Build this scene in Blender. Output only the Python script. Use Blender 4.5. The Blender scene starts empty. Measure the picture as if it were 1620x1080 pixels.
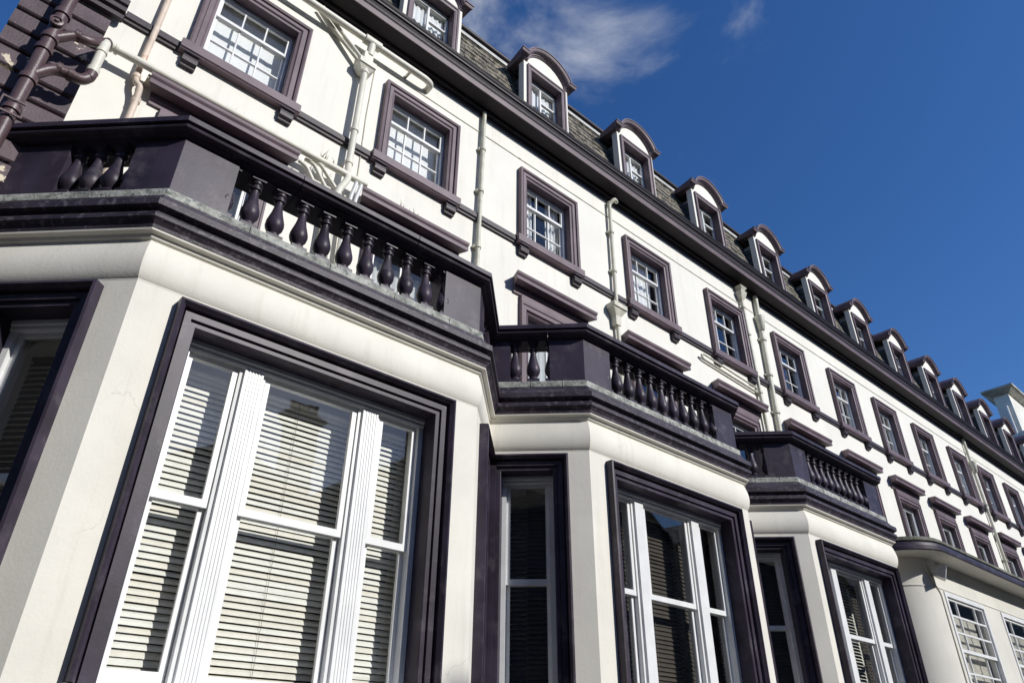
import bpy, math, random
from math import sin, cos, pi, radians, sqrt
from mathutils import Matrix, Vector
random.seed(7)

# ------------------------------------------------------------------ camera
# metres; camera at the origin, ground 1.6 m below; x along the terrace, y into the building
S = bpy.context.scene
COL = S.collection
cam = bpy.data.cameras.new('camera'); camo = bpy.data.objects.new('camera', cam); COL.objects.link(camo)
YAW, PITCH, ROLL = 0.71776, 0.54503, 0.00898
f_ = Vector((cos(PITCH)*sin(YAW), cos(PITCH)*cos(YAW), sin(PITCH)))
r_ = Vector((cos(YAW), -sin(YAW), 0)); u_ = r_.cross(f_)
r2 = r_*cos(ROLL)+u_*sin(ROLL); u2 = u_*cos(ROLL)-r_*sin(ROLL)
camo.matrix_world = Matrix(((r2.x,u2.x,-f_.x,0),(r2.y,u2.y,-f_.y,0),(r2.z,u2.z,-f_.z,0),(0,0,0,1)))
cam.sensor_width = 36; cam.lens = 36*1129.1/1620; cam.clip_start = .05; cam.clip_end = 3000
S.camera = camo

# ------------------------------------------------------------------ light
SUN = Vector((.35, -1, .60)).normalized()
elev = math.asin(SUN.z); azim = math.atan2(SUN.x, SUN.y)
W = bpy.data.worlds.new('World'); S.world = W; W.use_nodes = True
nt = W.node_tree; nt.nodes.clear()
def wn(t, **k):
    n = nt.nodes.new(t)
    for a, v in k.items(): setattr(n, a, v)
    return n
out = wn('ShaderNodeOutputWorld'); bg = wn('ShaderNodeBackground')
sky = wn('ShaderNodeTexSky', sky_type='NISHITA', sun_disc=False, sun_elevation=elev, sun_rotation=azim,
         air_density=1.0, dust_density=.35, ozone_density=4.5)
hs = wn('ShaderNodeHueSaturation'); hs.inputs['Hue'].default_value = .509; hs.inputs['Saturation'].default_value = 1.21; hs.inputs['Value'].default_value = 1.55
tc = wn('ShaderNodeTexCoord'); mp = wn('ShaderNodeMapping'); mp.inputs['Scale'].default_value = (1, 1, 1.3)
ns = wn('ShaderNodeTexNoise'); ns.inputs['Scale'].default_value = 3.6; ns.inputs['Detail'].default_value = 9; ns.inputs['Roughness'].default_value = .58
ns.inputs['Distortion'].default_value = .35
nt.links.new(tc.outputs['Generated'], mp.inputs[0]); nt.links.new(mp.outputs[0], ns.inputs['Vector'])
def lobe(d, lo):          # how near the view direction is to a bank of cloud
    v = wn('ShaderNodeVectorMath', operation='DOT_PRODUCT'); v.inputs[1].default_value = Vector(d).normalized()
    nt.links.new(tc.outputs['Generated'], v.inputs[0])
    m = wn('ShaderNodeMapRange', interpolation_type='SMOOTHSTEP'); m.inputs['From Min'].default_value = lo; m.inputs['From Max'].default_value = 1
    nt.links.new(v.outputs['Value'], m.inputs['Value']); return m.outputs[0]
def wmath(op, a, b, clamp=False):
    m = wn('ShaderNodeMath', operation=op, use_clamp=clamp)
    for i, x in enumerate((a, b)):
        if isinstance(x, (int, float)): m.inputs[i].default_value = x
        else: nt.links.new(x, m.inputs[i])
    return m.outputs[0]
banks = wmath('ADD', lobe((.395, .37, .84), .982), wmath('MULTIPLY', lobe((.53, .22, .86), .992), .14))
banks = wmath('ADD', banks, wmath('MULTIPLY', lobe((.35, -1, .75), .80), .70))
cl = wmath('ADD', ns.outputs['Fac'], wmath('MULTIPLY', banks, .24))
mr = wn('ShaderNodeMapRange', interpolation_type='SMOOTHSTEP'); mr.inputs['From Min'].default_value = .60; mr.inputs['From Max'].default_value = .98
nt.links.new(cl, mr.inputs['Value'])
mix = wn('ShaderNodeMixRGB'); mix.inputs[2].default_value = (8.6, 9.0, 9.6, 1)
nt.links.new(sky.outputs[0], hs.inputs['Color']); nt.links.new(hs.outputs[0], mix.inputs[1]); nt.links.new(mr.outputs[0], mix.inputs[0])
nt.links.new(mix.outputs[0], bg.inputs[0]); bg.inputs[1].default_value = .085; nt.links.new(bg.outputs[0], out.inputs[0])
sl = bpy.data.lights.new('sun', 'SUN'); sl.energy = 4.3; sl.angle = radians(.55); sl.color = (1, .975, .93)
so = bpy.data.objects.new('sun', sl); COL.objects.link(so); so.rotation_euler = SUN.to_track_quat('Z', 'Y').to_euler()
vs = S.view_settings; vs.view_transform = 'Standard'; vs.look = 'None'; vs.exposure = 0; vs.gamma = 1; vs.use_curve_mapping = False
S.render.engine = 'CYCLES'; S.cycles.max_bounces = 8; S.cycles.transparent_max_bounces = 16

# ------------------------------------------------------------------ materials
def mat(name, base, rough=.6, var=.12, scale=3., var2=None, bump=.0, bscale=60., streak=0., spec=.4, cracks=0., spots=None):
    """Painted / rendered surface: large soft tone variation, optional second colour in patches, grain, run-down streaks, cracks."""
    m = bpy.data.materials.new(name); m.use_nodes = True; t = m.node_tree; N = t.nodes; L = t.links
    b = N['Principled BSDF']; b.inputs['Roughness'].default_value = rough; b.inputs['Specular IOR Level'].default_value = spec
    g = N.new('ShaderNodeNewGeometry'); pos = g.outputs['Position']
    def noise(sc, det=5, vec=None, rg=.6):
        n = N.new('ShaderNodeTexNoise'); n.inputs['Scale'].default_value = sc; n.inputs['Detail'].default_value = det; n.inputs['Roughness'].default_value = rg
        L.new(vec or pos, n.inputs['Vector']); return n.outputs['Fac']
    def ramp(v, a, c):
        r = N.new('ShaderNodeMapRange'); r.interpolation_type = 'SMOOTHSTEP'
        r.inputs['From Min'].default_value = a; r.inputs['From Max'].default_value = c; L.new(v, r.inputs['Value']); return r.outputs[0]
    def mixc(f, a, c, mode='MIX'):
        x = N.new('ShaderNodeMixRGB'); x.blend_type = mode
        for i, s in ((0, f), (1, a), (2, c)):
            if isinstance(s, (int, float)): x.inputs[i].default_value = s
            elif isinstance(s, tuple): x.inputs[i].default_value = (*s, 1)
            else: L.new(s, x.inputs[i])
        return x.outputs[0]
    dark = tuple(c*(1-var*1.6) for c in base); lite = tuple(min(1, c*(1+var*.7)) for c in base)
    c = mixc(ramp(noise(scale), .3, .7), dark, lite)
    c = mixc(mixc(1., ramp(noise(scale*9, 3), .55, .75), (var, var, var), 'MULTIPLY'), c, tuple(x*.62 for x in base))
    if var2: c = mixc(ramp(noise(var2[1], 8, rg=.68), var2[2], var2[3]), c, var2[0])
    if spots: c = mixc(ramp(noise(spots[1], 6), spots[2], spots[2]+.05), c, spots[0])
    if streak:
        mp_ = N.new('ShaderNodeMapping'); mp_.inputs['Scale'].default_value = (9, 9, .55); L.new(pos, mp_.inputs[0])
        c = mixc(mixc(1., ramp(noise(1., 6, mp_.outputs[0]), .52, .8), (streak, streak, streak), 'MULTIPLY'), c, tuple(x*y for x, y in zip(base, (.55, .5, .42))))
    h = noise(bscale, 4)
    if cracks:
        dv = N.new('ShaderNodeMixRGB'); dv.inputs[0].default_value = .16; L.new(pos, dv.inputs[1])
        dn = N.new('ShaderNodeTexNoise'); dn.inputs['Scale'].default_value = 4; dn.inputs['Detail'].default_value = 6; L.new(pos, dn.inputs['Vector']); L.new(dn.outputs['Color'], dv.inputs[2])
        v = N.new('ShaderNodeTexVoronoi'); v.feature = 'DISTANCE_TO_EDGE'; v.inputs['Scale'].default_value = 1.1; L.new(dv.outputs[0], v.inputs['Vector'])
        ed = ramp(v.outputs['Distance'], .0030, .0)
        mk = N.new('ShaderNodeMath'); mk.operation = 'MULTIPLY'; L.new(ed, mk.inputs[0]); L.new(ramp(noise(1.3, 2), .52, .62), mk.inputs[1])
        mk2 = N.new('ShaderNodeMath'); mk2.operation = 'MULTIPLY'; L.new(mk.outputs[0], mk2.inputs[0]); mk2.inputs[1].default_value = cracks
        c = mixc(mk2.outputs[0], c, tuple(x*.3 for x in base))
    L.new(c, b.inputs['Base Color'])
    if bump:
        bp = N.new('ShaderNodeBump'); bp.inputs['Strength'].default_value = bump; bp.inputs['Distance'].default_value = .01
        ad = N.new('ShaderNodeMath'); ad.operation = 'ADD'; L.new(h, ad.inputs[0]); L.new(noise(bscale*.12, 4), ad.inputs[1])
        L.new(ad.outputs[0], bp.inputs['Height']); L.new(bp.outputs[0], b.inputs['Normal'])
    return m

M = {}
M['cream'] = mat('cream_render', (.80, .78, .705), .75, .035, .8, bump=.12, bscale=45, streak=.22, cracks=.2)
M['creambay'] = mat('cream_bay_render', (.75, .725, .65), .7, .05, 1.1, bump=.14, bscale=40, streak=.26, cracks=.28)
M['porch'] = mat('porch_render', (.66, .64, .575), .8, .05, 1., bump=.14, bscale=40, streak=.10)
M['plum'] = mat('aubergine_paint', (.043, .033, .052), .44, .30, 1.6, bump=.06, bscale=50, streak=.45, spec=.28, cracks=.45, var2=((.088, .076, .092), 3.4, .50, .72))
M['plumworn'] = mat('weathered_aubergine_paint', (.046, .037, .052), .5, .3, 3., var2=((.125, .112, .130), 17., .51, .67), bump=.35, spec=.3, bscale=45, spots=((.03, .025, .03), 34, .66))
M['mauve'] = mat('faded_mauve_paint', (.150, .106, .124), .55, .16, 3., bump=.12, bscale=60, streak=.25, spots=((.38, .35, .33), 9, .76))
M['mauvedk'] = mat('dark_mauve_paint', (.044, .033, .041), .5, .2, 2., bump=.25, bscale=60, streak=.2)
M['eavesshade'] = mat('black_eaves_shade', (.022, .017, .021), .55, .2, 2., spec=.25)  # deep shade under the eaves put into the soffit's base colour
M['quoin'] = mat('peeling_brown_paint', (.092, .064, .076), .6, .2, 3., bump=.5, bscale=40, var2=((.62, .55, .42), 3.3, .595, .61))
M['soil'] = mat('brown_cast_iron_paint', (.105, .066, .07), .38, .15, 5., bump=.2, bscale=70)
M['white'] = mat('white_gloss_paint', (.75, .755, .75), .4, .05, 4., bump=.1, bscale=70, streak=.12)
M['pipe'] = mat('cream_pipe_paint', (.72, .70, .60), .45, .06, 6., bump=.15, bscale=60, spots=((.30, .16, .07), 7, .74))
M['pipeg'] = mat('stained_pipe_paint', (.60, .585, .48), .5, .12, 6., bump=.15, bscale=60, spots=((.25, .18, .09), 9, .68))
M['rust'] = mat('rusty_pink_pipe_paint', (.70, .58, .47), .55, .12, 5., var2=((.42, .19, .07), 4.0, .56, .68), bump=.2, bscale=60)
M['ledge'] = mat('weathered_ledge_stone', (.40, .41, .375), .85, .3, 7., var2=((.11, .125, .115), 17., .48, .66), spots=((.50, .49, .38), 30, .62), bump=.8, bscale=40)
M['slate'] = mat('mossy_roof_slate', (.14, .128, .108), .8, .4, 9., var2=((.30, .26, .19), 7., .48, .60), spots=((.05, .046, .026), 6.5, .53), bump=.5, bscale=50)
M['cheek'] = mat('dark_cheek_slate', (.085, .10, .108), .6, .25, 6., bump=.4, bscale=60, spots=((.16, .18, .17), 12, .66))
M['lead'] = mat('lead_flashing', (.50, .50, .48), .55, .15, 4., bump=.2, bscale=40)
M['gutter'] = mat('black_gutter_paint', (.024, .019, .025), .5, .2, 4., bump=.1, bscale=60, spec=.3)
M['interior'] = mat('dim_room_wall', (.035, .03, .026), .9, .1, 1.)  # near-black base colour stands in for the darkness of the rooms
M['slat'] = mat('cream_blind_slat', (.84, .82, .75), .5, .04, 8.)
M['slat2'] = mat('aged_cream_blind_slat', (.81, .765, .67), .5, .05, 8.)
M['slatdk'] = mat('dark_brown_blind_slat', (.055, .042, .030), .55, .15, 8.)  # even dark brown for all blinds except the nearest front window's
M['cord'] = mat('blind_cord', (.25, .2, .16), .8, .05, 8.)
M['moss'] = mat('mossy_parapet_stone', (.19, .19, .16), .9, .3, 5., var2=((.09, .095, .06), 6., .48, .6), bump=.9, bscale=30)
M['asphalt'] = mat('road_asphalt', (.055, .055, .058), .9, .15, .6, bump=.4, bscale=80)
M['paving'] = mat('pavement_concrete', (.20, .17, .13), .9, .12, .7, bump=.3, bscale=40)
M['brickfar'] = mat('grey_stone_wall', (.14, .13, .12), .85, .15, .9, bump=.3, bscale=10)
M['slatefar'] = mat('grey_slate_roof', (.075, .08, .09), .7, .2, 1.5, bump=.3, bscale=8)
M['pot'] = mat('terracotta_pot', (.22, .10, .06), .8, .15, 3.)
M['weed'] = mat('dry_weed', (.12, .10, .035), .8, .2, 20.)
M['metal'] = mat('grey_lamp_housing', (.45, .45, .43), .4, .06, 8.)
M['chim'] = mat('chimney_render', (.74, .72, .65), .8, .08, 1., bump=.2, bscale=30, streak=.3)
M['chimcap'] = mat('chimney_cap_stone', (.48, .45, .37), .85, .2, 2., bump=.4, bscale=30)

def glassmat(name, tint, k):
    m = bpy.data.materials.new(name); m.use_nodes = True; t = m.node_tree; N = t.nodes; N.clear(); L = t.links
    o = N.new('ShaderNodeOutputMaterial'); mx = N.new('ShaderNodeMixShader'); tr = N.new('ShaderNodeBsdfTransparent'); gl = N.new('ShaderNodeBsdfGlossy')
    tr.inputs[0].default_value = (*tint, 1); gl.inputs['Roughness'].default_value = .012
    ge = N.new('ShaderNodeNewGeometry'); dt = N.new('ShaderNodeVectorMath'); dt.operation = 'DOT_PRODUCT'; L.new(ge.outputs['Incoming'], dt.inputs[0]); L.new(ge.outputs['True Normal'], dt.inputs[1])
    def mth(op, x, y=None):      # Schlick reflectance, the same from both sides of the thin pane
        q = N.new('ShaderNodeMath'); q.operation = op
        for i, w in enumerate((x, y)):
            if w is None: continue
            if isinstance(w, (int, float)): q.inputs[i].default_value = w
            else: L.new(w, q.inputs[i])
        return q
    sch = mth('MULTIPLY_ADD', mth('POWER', mth('SUBTRACT', 1., mth('ABSOLUTE', dt.outputs['Value']).outputs[0]).outputs[0], 5.).outputs[0], .955); sch.inputs[2].default_value = .045
    mu = mth('MULTIPLY', sch.outputs[0], k); mu.use_clamp = True
    bp = N.new('ShaderNodeBump'); bp.inputs['Strength'].default_value = .05; bp.inputs['Distance'].default_value = .02
    nz = N.new('ShaderNodeTexNoise'); nz.inputs['Scale'].default_value = 2.2; g = N.new('ShaderNodeNewGeometry')
    L.new(g.outputs['Position'], nz.inputs['Vector']); L.new(nz.outputs['Fac'], bp.inputs['Height']); L.new(bp.outputs[0], gl.inputs['Normal'])
    L.new(mu.outputs[0], mx.inputs[0]); L.new(tr.outputs[0], mx.inputs[1]); L.new(gl.outputs[0], mx.inputs[2]); L.new(mx.outputs[0], o.inputs[0])
    return m
M['glass'] = glassmat('window_glass', (.975, .982, .978), 1.3)
def clothmat(name, col, alpha):
    m = bpy.data.materials.new(name); m.use_nodes = True; t = m.node_tree; N = t.nodes; N.clear(); L = t.links
    o = N.new('ShaderNodeOutputMaterial'); d = N.new('ShaderNodeBsdfDiffuse'); s = N.new('ShaderNodeBsdfTranslucent'); tr = N.new('ShaderNodeBsdfTransparent')
    d.inputs[0].default_value = (*col, 1); s.inputs[0].default_value = (*col, 1)
    a = N.new('ShaderNodeMixShader'); a.inputs[0].default_value = .06; b = N.new('ShaderNodeMixShader'); b.inputs[0].default_value = alpha
    L.new(d.outputs[0], a.inputs[1]); L.new(s.outputs[0], a.inputs[2]); L.new(tr.outputs[0], b.inputs[1]); L.new(a.outputs[0], b.inputs[2]); L.new(b.outputs[0], o.inputs[0])
    return m
M['net'] = clothmat('white_net', (.95, .95, .94), 1.)
M['netthin'] = clothmat('thin_grey_net', (.78, .79, .78), .80)

# ------------------------------------------------------------------ mesh helpers
class MB:
    def __init__(s): s.v = []; s.f = []
    def add(s, vs, fs):
        b = len(s.v); s.v += [tuple(v) for v in vs]; s.f += [tuple(i+b for i in f) for f in fs]; return s
    def box(s, x0, x1, y0, y1, z0, z1):
        v = [(x, y, z) for z in (z0, z1) for y in (y0, y1) for x in (x0, x1)]
        return s.add(v, [(0,2,3,1),(4,5,7,6),(0,1,5,4),(2,6,7,3),(0,4,6,2),(1,3,7,5)])
    def sweep(s, rows, closed=False, caps=False):
        """rows: list of equal-length point rows; quads between neighbours. closed: the rows are loops."""
        n = len(rows[0]); v = [p for r in rows for p in r]; f = []
        for i in range(len(rows)-1):
            for j in range(n if closed else n-1):
                k = (j+1) % n; f.append((i*n+j, i*n+k, (i+1)*n+k, (i+1)*n+j))
        if caps: f += [tuple(range(n-1, -1, -1)), tuple((len(rows)-1)*n+j for j in range(n))]
        return s.add(v, f)
    def tube(s, pts, r, seg=12):
        pts = [Vector(p) for p in pts]; rows = []
        for i, p in enumerate(pts):
            d = (pts[min(i+1, len(pts)-1)]-pts[max(i-1, 0)]).normalized()
            a = d.cross(Vector((.31, .2, .93)) if abs(d.z) < .9 else Vector((1, .1, 0))).normalized(); b = d.cross(a)
            rr = r[i] if isinstance(r, (list, tuple)) else r
            rows.append([p+a*cos(t*2*pi/seg)*rr+b*sin(t*2*pi/seg)*rr for t in range(seg)])
        return s.sweep(rows, True, True)
    def lathe(s, prof, c, seg=14):
        return s.sweep([[(c[0]+r*cos(t*2*pi/seg), c[1]+r*sin(t*2*pi/seg), c[2]+z) for t in range(seg)] for r, z in prof], True, True)
    def lattice(s, xs, zs, hole, y0, y1, P=lambda x, y, z: (x, y, z)):
        """a plate between y0 and y1, cut into cells by xs and zs; cells where hole(x, z) is true are left out (one connected piece)"""
        nx, nz = len(xs), len(zs); idx = {}; v = []; f = []
        def V(i, j, k):
            if (i, j, k) not in idx: idx[(i, j, k)] = len(v); v.append(P(xs[i], (y0, y1)[k], zs[j]))
            return idx[(i, j, k)]
        sol = [[not hole((xs[i]+xs[i+1])/2, (zs[j]+zs[j+1])/2) for j in range(nz-1)] for i in range(nx-1)]
        g = lambda i, j: 0 <= i < nx-1 and 0 <= j < nz-1 and sol[i][j]
        for i in range(nx-1):
            for j in range(nz-1):
                if not sol[i][j]: continue
                f.append((V(i,j,0), V(i+1,j,0), V(i+1,j+1,0), V(i,j+1,0))); f.append((V(i,j,1), V(i,j+1,1), V(i+1,j+1,1), V(i+1,j,1)))
                if not g(i-1, j): f.append((V(i,j,0), V(i,j+1,0), V(i,j+1,1), V(i,j,1)))
                if not g(i+1, j): f.append((V(i+1,j,0), V(i+1,j,1), V(i+1,j+1,1), V(i+1,j+1,0)))
                if not g(i, j-1): f.append((V(i,j,0), V(i,j,1), V(i+1,j,1), V(i+1,j,0)))
                if not g(i, j+1): f.append((V(i,j+1,0), V(i+1,j+1,0), V(i+1,j+1,1), V(i,j+1,1)))
        return s.add(v, f)
    def mesh(s, name, smooth=None):
        me = bpy.data.meshes.new(name); me.from_pydata([tuple(v) for v in s.v], [], s.f); me.update()
        import bmesh
        b = bmesh.new(); b.from_mesh(me); bmesh.ops.recalc_face_normals(b, faces=b.faces)
        if smooth:
            for f in b.faces: f.smooth = True
            for e in b.edges:
                if len(e.link_faces) == 2 and e.calc_face_angle(0) > radians(smooth): e.smooth = False
        b.to_mesh(me); b.free(); return me

def link(name, me, m=None, parent=None, loc=(0,0,0), rz=0, scale=None):
    o = bpy.data.objects.new(name, me); COL.objects.link(o); o.location = loc; o.rotation_euler = (0, 0, rz)
    if scale: o.scale = scale
    if parent: o.parent = parent
    if m and me and not me.materials: me.materials.append(M[m])
    return o
def part(name, mb, m, parent=None, loc=(0,0,0), rz=0, smooth=None):
    return link(name, mb.mesh(name, smooth), m, parent, loc, rz)
def thing(name, label, cat, loc=(0,0,0), group=None, rz=0):
    return tag(link(name, None, None, None, loc, rz), label, cat, group)
def tag(o, label, cat, group=None):
    o['label'] = label; o['category'] = cat
    if group: o['group'] = group
    return o
def copy_tree(o, parent=None, loc=None, rz=None):
    c = o.copy(); COL.objects.link(c); c.parent = parent
    if loc is not None: c.location = loc
    if rz is not None: c.rotation_euler = (0, 0, rz)
    for ch in list(o.children): copy_tree(ch, c)
    return c
def frame_rows(x0, x1, z0, z1, prof, closed):
    """moulding profile (outward offset o, depth d out of the wall = -y) mitred round a rectangle; open at the bottom unless closed"""
    rows = []
    cs = [(x0, z0, -1, -1 if closed else 0), (x0, z1, -1, 1), (x1, z1, 1, 1), (x1, z0, 1, -1 if closed else 0)]
    for x, z, sx, sz in cs: rows.append([(x+sx*o, -d, z+sz*o) for o, d in prof])
    if closed: rows.append(rows[0])
    return rows
ORD = ['first', 'second', 'third', 'fourth', 'fifth', 'sixth', 'seventh', 'eighth', 'ninth', 'tenth', 'eleventh', 'twelfth', 'thirteenth', 'fourteenth']

# ------------------------------------------------------------------ ground
def struct(name, mb, m, kind='structure'):
    o = part(name, mb, m); o['kind'] = kind; return o
GZ = -1.6
struct('ground', MB().add([(-900,-900,GZ),(900,-900,GZ),(900,900,GZ),(-900,900,GZ)], [(0,1,2,3)]), 'asphalt')
struct('pavement', MB().box(-40, 80, -2.2, 6.9, GZ-.3, GZ+.12), 'paving')
struct('far_pavement', MB().box(-60, 110, -19.9, -15.5, GZ-.3, GZ+.12), 'paving')

# ------------------------------------------------------------------ the terrace: walls
YW = 6.60                      # wall face
XL, XR = -.85, 40.
UX = [.640, 3.2133, 5.8575, 8.5061, 11.0863, 13.6544, 16.1987, 18.6082, 21.0621, 23.5783, 25.9171, 28.3457, 30.80, 33.24]
UC = [x+.677 for x in UX]      # third row of windows
WC = [1.28, 3.89, 6.55, 9.05, 11.63, 14.22, 16.69, 19.10, 21.47, 23.90, 26.30, 28.70, 31.1]
DC = [c+.0 for c in UC]        # dormers
UZ0, UZ1, UH = 7.30, 8.60, .51
WZ0, WZ1, WH = 3.95, 5.88, .50
hotel = thing('hotel_terrace', 'long cream terrace with aubergine trim, three balustraded bays and a row of arched dormers', 'building', (0, 0, 0))

BAYS = [(.735, 4.30), (5.93, 9.41), (11.03, 14.32)]
holes = [(c-UH-.03, c+UH+.03, UZ0-.1, UZ1+.03) for c in UC] + [(c-WH-.03, c+WH+.03, WZ0, WZ1+.03) for c in WC]
holes += [(a+.1, b-.1, GZ+.3, 3.3) for a, b in BAYS]
xs = sorted({XL, XR, *[h[0] for h in holes], *[h[1] for h in holes]}); zs = sorted({GZ, 9.62, *[h[2] for h in holes], *[h[3] for h in holes]})
inh = lambda x, z: any(h[0] < x < h[1] and h[2] < z < h[3] for h in holes)
part('facade_wall', MB().lattice(xs, zs, inh, YW, YW+.24), 'cream', hotel)
part('gable_wall', MB().box(XL, XL+.3, YW+.25, 13, GZ, 9.62), 'cream', hotel)
mb = MB()
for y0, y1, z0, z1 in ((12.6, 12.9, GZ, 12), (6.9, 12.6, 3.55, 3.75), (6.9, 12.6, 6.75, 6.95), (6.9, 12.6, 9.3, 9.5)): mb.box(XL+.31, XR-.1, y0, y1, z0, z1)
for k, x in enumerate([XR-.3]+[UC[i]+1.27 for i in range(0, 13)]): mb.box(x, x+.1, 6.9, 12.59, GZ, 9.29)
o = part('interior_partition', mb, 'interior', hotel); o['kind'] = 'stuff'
# groove line and string course
part('drip_line', MB().box(XL+.78, XR, YW-.012, YW+.01, 9.02, 9.04), 'pipeg', hotel)
sc = [(.0, 7.11), (-.035, 7.11), (-.035, 7.145), (-.06, 7.155), (-.06, 7.225), (-.045, 7.235), (-.045, 7.26), (0, 7.265)]
cuts = [-.02]
for i, c in enumerate(UC): cuts += [c-.745, c+.745]
for i in range(0, len(cuts)-1, 2):
    part('string_course', MB().sweep([[(x, YW+y+.003, z) for y, z in sc] for x in (cuts[i], cuts[i+1])], True, True), 'mauvedk', hotel)
# heavier piece over the quoins
sq = [(0, 7.02), (-.07, 7.02), (-.07, 7.08), (-.11, 7.10), (-.11, 7.16), (-.14, 7.18), (-.14, 7.26), (0, 7.29)]
part('quoin_string_course', MB().sweep([[(x, YW-.05+y, z) for y, z in sq] for x in (XL-.08, -.028)], True, True), 'mauvedk', hotel)
# quoins
z = 6.48-.256*32
qb = {}
while z < 9.35:
    me = qb.setdefault('m', MB().sweep([[(0, 0, .018), (0, -.055, .018), (.0, -.07, .034), (0, -.07, .222), (0, -.055, .238), (0, 0, .238)], [(.745, 0, .018), (.745, -.055, .018), (.745, -.07, .034), (.745, -.07, .222), (.745, -.055, .238), (.745, 0, .238)]], True, True).mesh('quoin_block'))
    if z+.24 < 7.03 or z > 7.28: link('quoin_block', me, 'quoin', hotel, (XL-.01, YW+.004, z))
    z += .256
# eaves
ev = [(.0, 9.46), (-.04, 9.46), (-.05, 9.49), (-.08, 9.50), (-.10, 9.56), (-.33, 9.56), (-.33, 9.74), (.1, 9.74), (.1, 9.46)]
part('eaves_soffit', MB().sweep([[(x, YW+y+.004, z) for y, z in ev] for x in (XL-.42, XR)], True, True), 'eavesshade', hotel)
fa = [(-.334, 9.552), (-.35, 9.552), (-.355, 9.575), (-.345, 9.58), (-.345, 9.585), (-.36, 9.645), (-.334, 9.645)]
fc = [(-.334, 9.648), (-.36, 9.648), (-.36, 9.668), (-.372, 9.672), (-.385, 9.70), (-.385, 9.712), (-.40, 9.735), (-.40, 9.742), (-.334, 9.742)]
part('eaves_crown', MB().sweep([[(x, YW+y+.004, z) for y, z in fc] for x in (XL-.46, XR)], True, True), 'mauvedk', hotel)
part('bed_mould', MB().sweep([[(x, YW+y+.004, z) for y, z in ((0, 9.40), (-.022, 9.40), (-.03, 9.42), (-.03, 9.445), (-.02, 9.457), (0, 9.457))] for x in (XL-.05, XR)], True, True), 'mauvedk', hotel)
part('eaves_fascia', MB().sweep([[(x, YW+y+.004, z) for y, z in fa] for x in (XL-.45, XR)], True, True), 'mauve', hotel)
gp = [(-.30, 9.748), (-.40, 9.748), (-.425, 9.765), (-.43, 9.785), (-.41, 9.795), (-.435, 9.83), (-.45, 9.862), (-.44, 9.87), (-.425, 9.87), (-.40, 9.80), (-.30, 9.78)]
part('eaves_gutter', MB().sweep([[(x, YW+y, z) for y, z in gp] for x in (XL-.5, XR)], True, True), 'gutter', hotel)

# ------------------------------------------------------------------ mansard roof
mz0, my0, mz1, my1 = 9.60, YW-.12, 11.93, 7.06
roof = part('mansard_roof', MB().add([(XL-.2, my0, mz0), (XR, my0, mz0), (XR, my1, mz1), (XL-.2, my1, mz1), (XL-.2, 13, mz0), (XR, 13, mz0), (XL-.2, 13, 12.5), (XR, 13, 12.5)],
     [(0,1,2,3), (3,2,7,6), (0,3,6,4), (1,5,7,2), (4,6,7,5)]), 'cheek', hotel)
mb = MB(); dirz = Vector((0, my1-my0, mz1-mz0)); Ls = dirz.length; dirz.normalize(); nrm = Vector((0, -dirz.z, dirz.y))
rr = random.Random(3); row = 0; t = .02
while t < Ls-.08:
    x = XL-.18+(row % 2)*.13
    while x < XR-.3:
        w = .25+rr.uniform(-.02, .02); lift = .012+rr.random()*.012; tt = t+rr.uniform(-.012, .012)
        base = Vector((x, my0, mz0))+dirz*tt
        a = base+nrm*(.006+lift); b2 = base+dirz*.30+nrm*.004
        p = [a, a+Vector((w, 0, 0)), b2+Vector((w, 0, 0)), b2]; q = [v-nrm*.008 for v in p]
        mb.add(p+q, [(0,1,2,3), (0,4,5,1), (0,3,7,4), (1,5,6,2)])
        x += w+.008
    t += .185; row += 1
o = part('roof_slates', mb, 'slate', roof); o['kind'] = 'stuff'
rt = Vector((0, my1, mz1))
part('roof_flashing', MB().box(XL-.2, XR, my1-.075, my1+.05, mz1-.10, mz1-.005), 'lead', roof)
part('roof_ridge_roll', MB().tube([(XL-.25, my1-.07, mz1+.05), (XR, my1-.07, mz1+.05)], .065, 10), 'gutter', roof, smooth=40)

# ------------------------------------------------------------------ upper sash windows
def sash_mesh(x0, x1, z0, z1, y, cols, rows_, st, top, bot, bar=.019, d=.035):
    """one sash as a plate with pane holes; returns mesh builder and pane rectangles"""
    gx = [x0, x0+st]; wc = (x1-x0-2*st-(len(cols)-1)*bar)
    panes_x = []; a = x0+st
    for i, c in enumerate(cols):
        b = a+wc*c/sum(cols); panes_x.append((a, b)); a = b+bar
    hz = (z1-z0-top-bot-(rows_-1)*bar)/rows_; panes_z = [(z0+bot+k*(hz+bar), z0+bot+k*(hz+bar)+hz) for k in range(rows_)]
    xs = sorted({x0, x1, *[v for p in panes_x for v in p]}); zs = sorted({z0, z1, *[v for p in panes_z for v in p]})
    hole = lambda x, z: any(p[0] < x < p[1] for p in panes_x) and any(p[0] < z < p[1] for p in panes_z)
    return MB().lattice(xs, zs, hole, y, y+d), [(p, q) for q in panes_z for p in panes_x]
def add_panes(parent, rects, y):
    for (a, b), (c, d) in rects:
        part('pane', MB().box(a-.004, b+.004, y, y+.004, c-.004, d+.004), 'glass', parent)
uprof = [(0, -.17), (0, .045), (.03, .055), (.045, .075), (.10, .075), (.105, .06), (.115, .06), (.12, .09), (.145, .10), (.165, .095), (.167, 0), (.167, -.02), (.03, -.02), (.03, -.17)]
uw = part('sash_window', MB().sweep(frame_rows(-UH, UH, UZ0-.03, UZ1, uprof, False), True, True), 'mauve', hotel, (UC[0], YW, 0))
sillp = [(-.02, 7.12), (.09, 7.12), (.10, 7.135), (.115, 7.145), (.12, 7.265), (.08, 7.285), (-.16, 7.31), (-.16, 7.2), (-.02, 7.2)]
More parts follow.
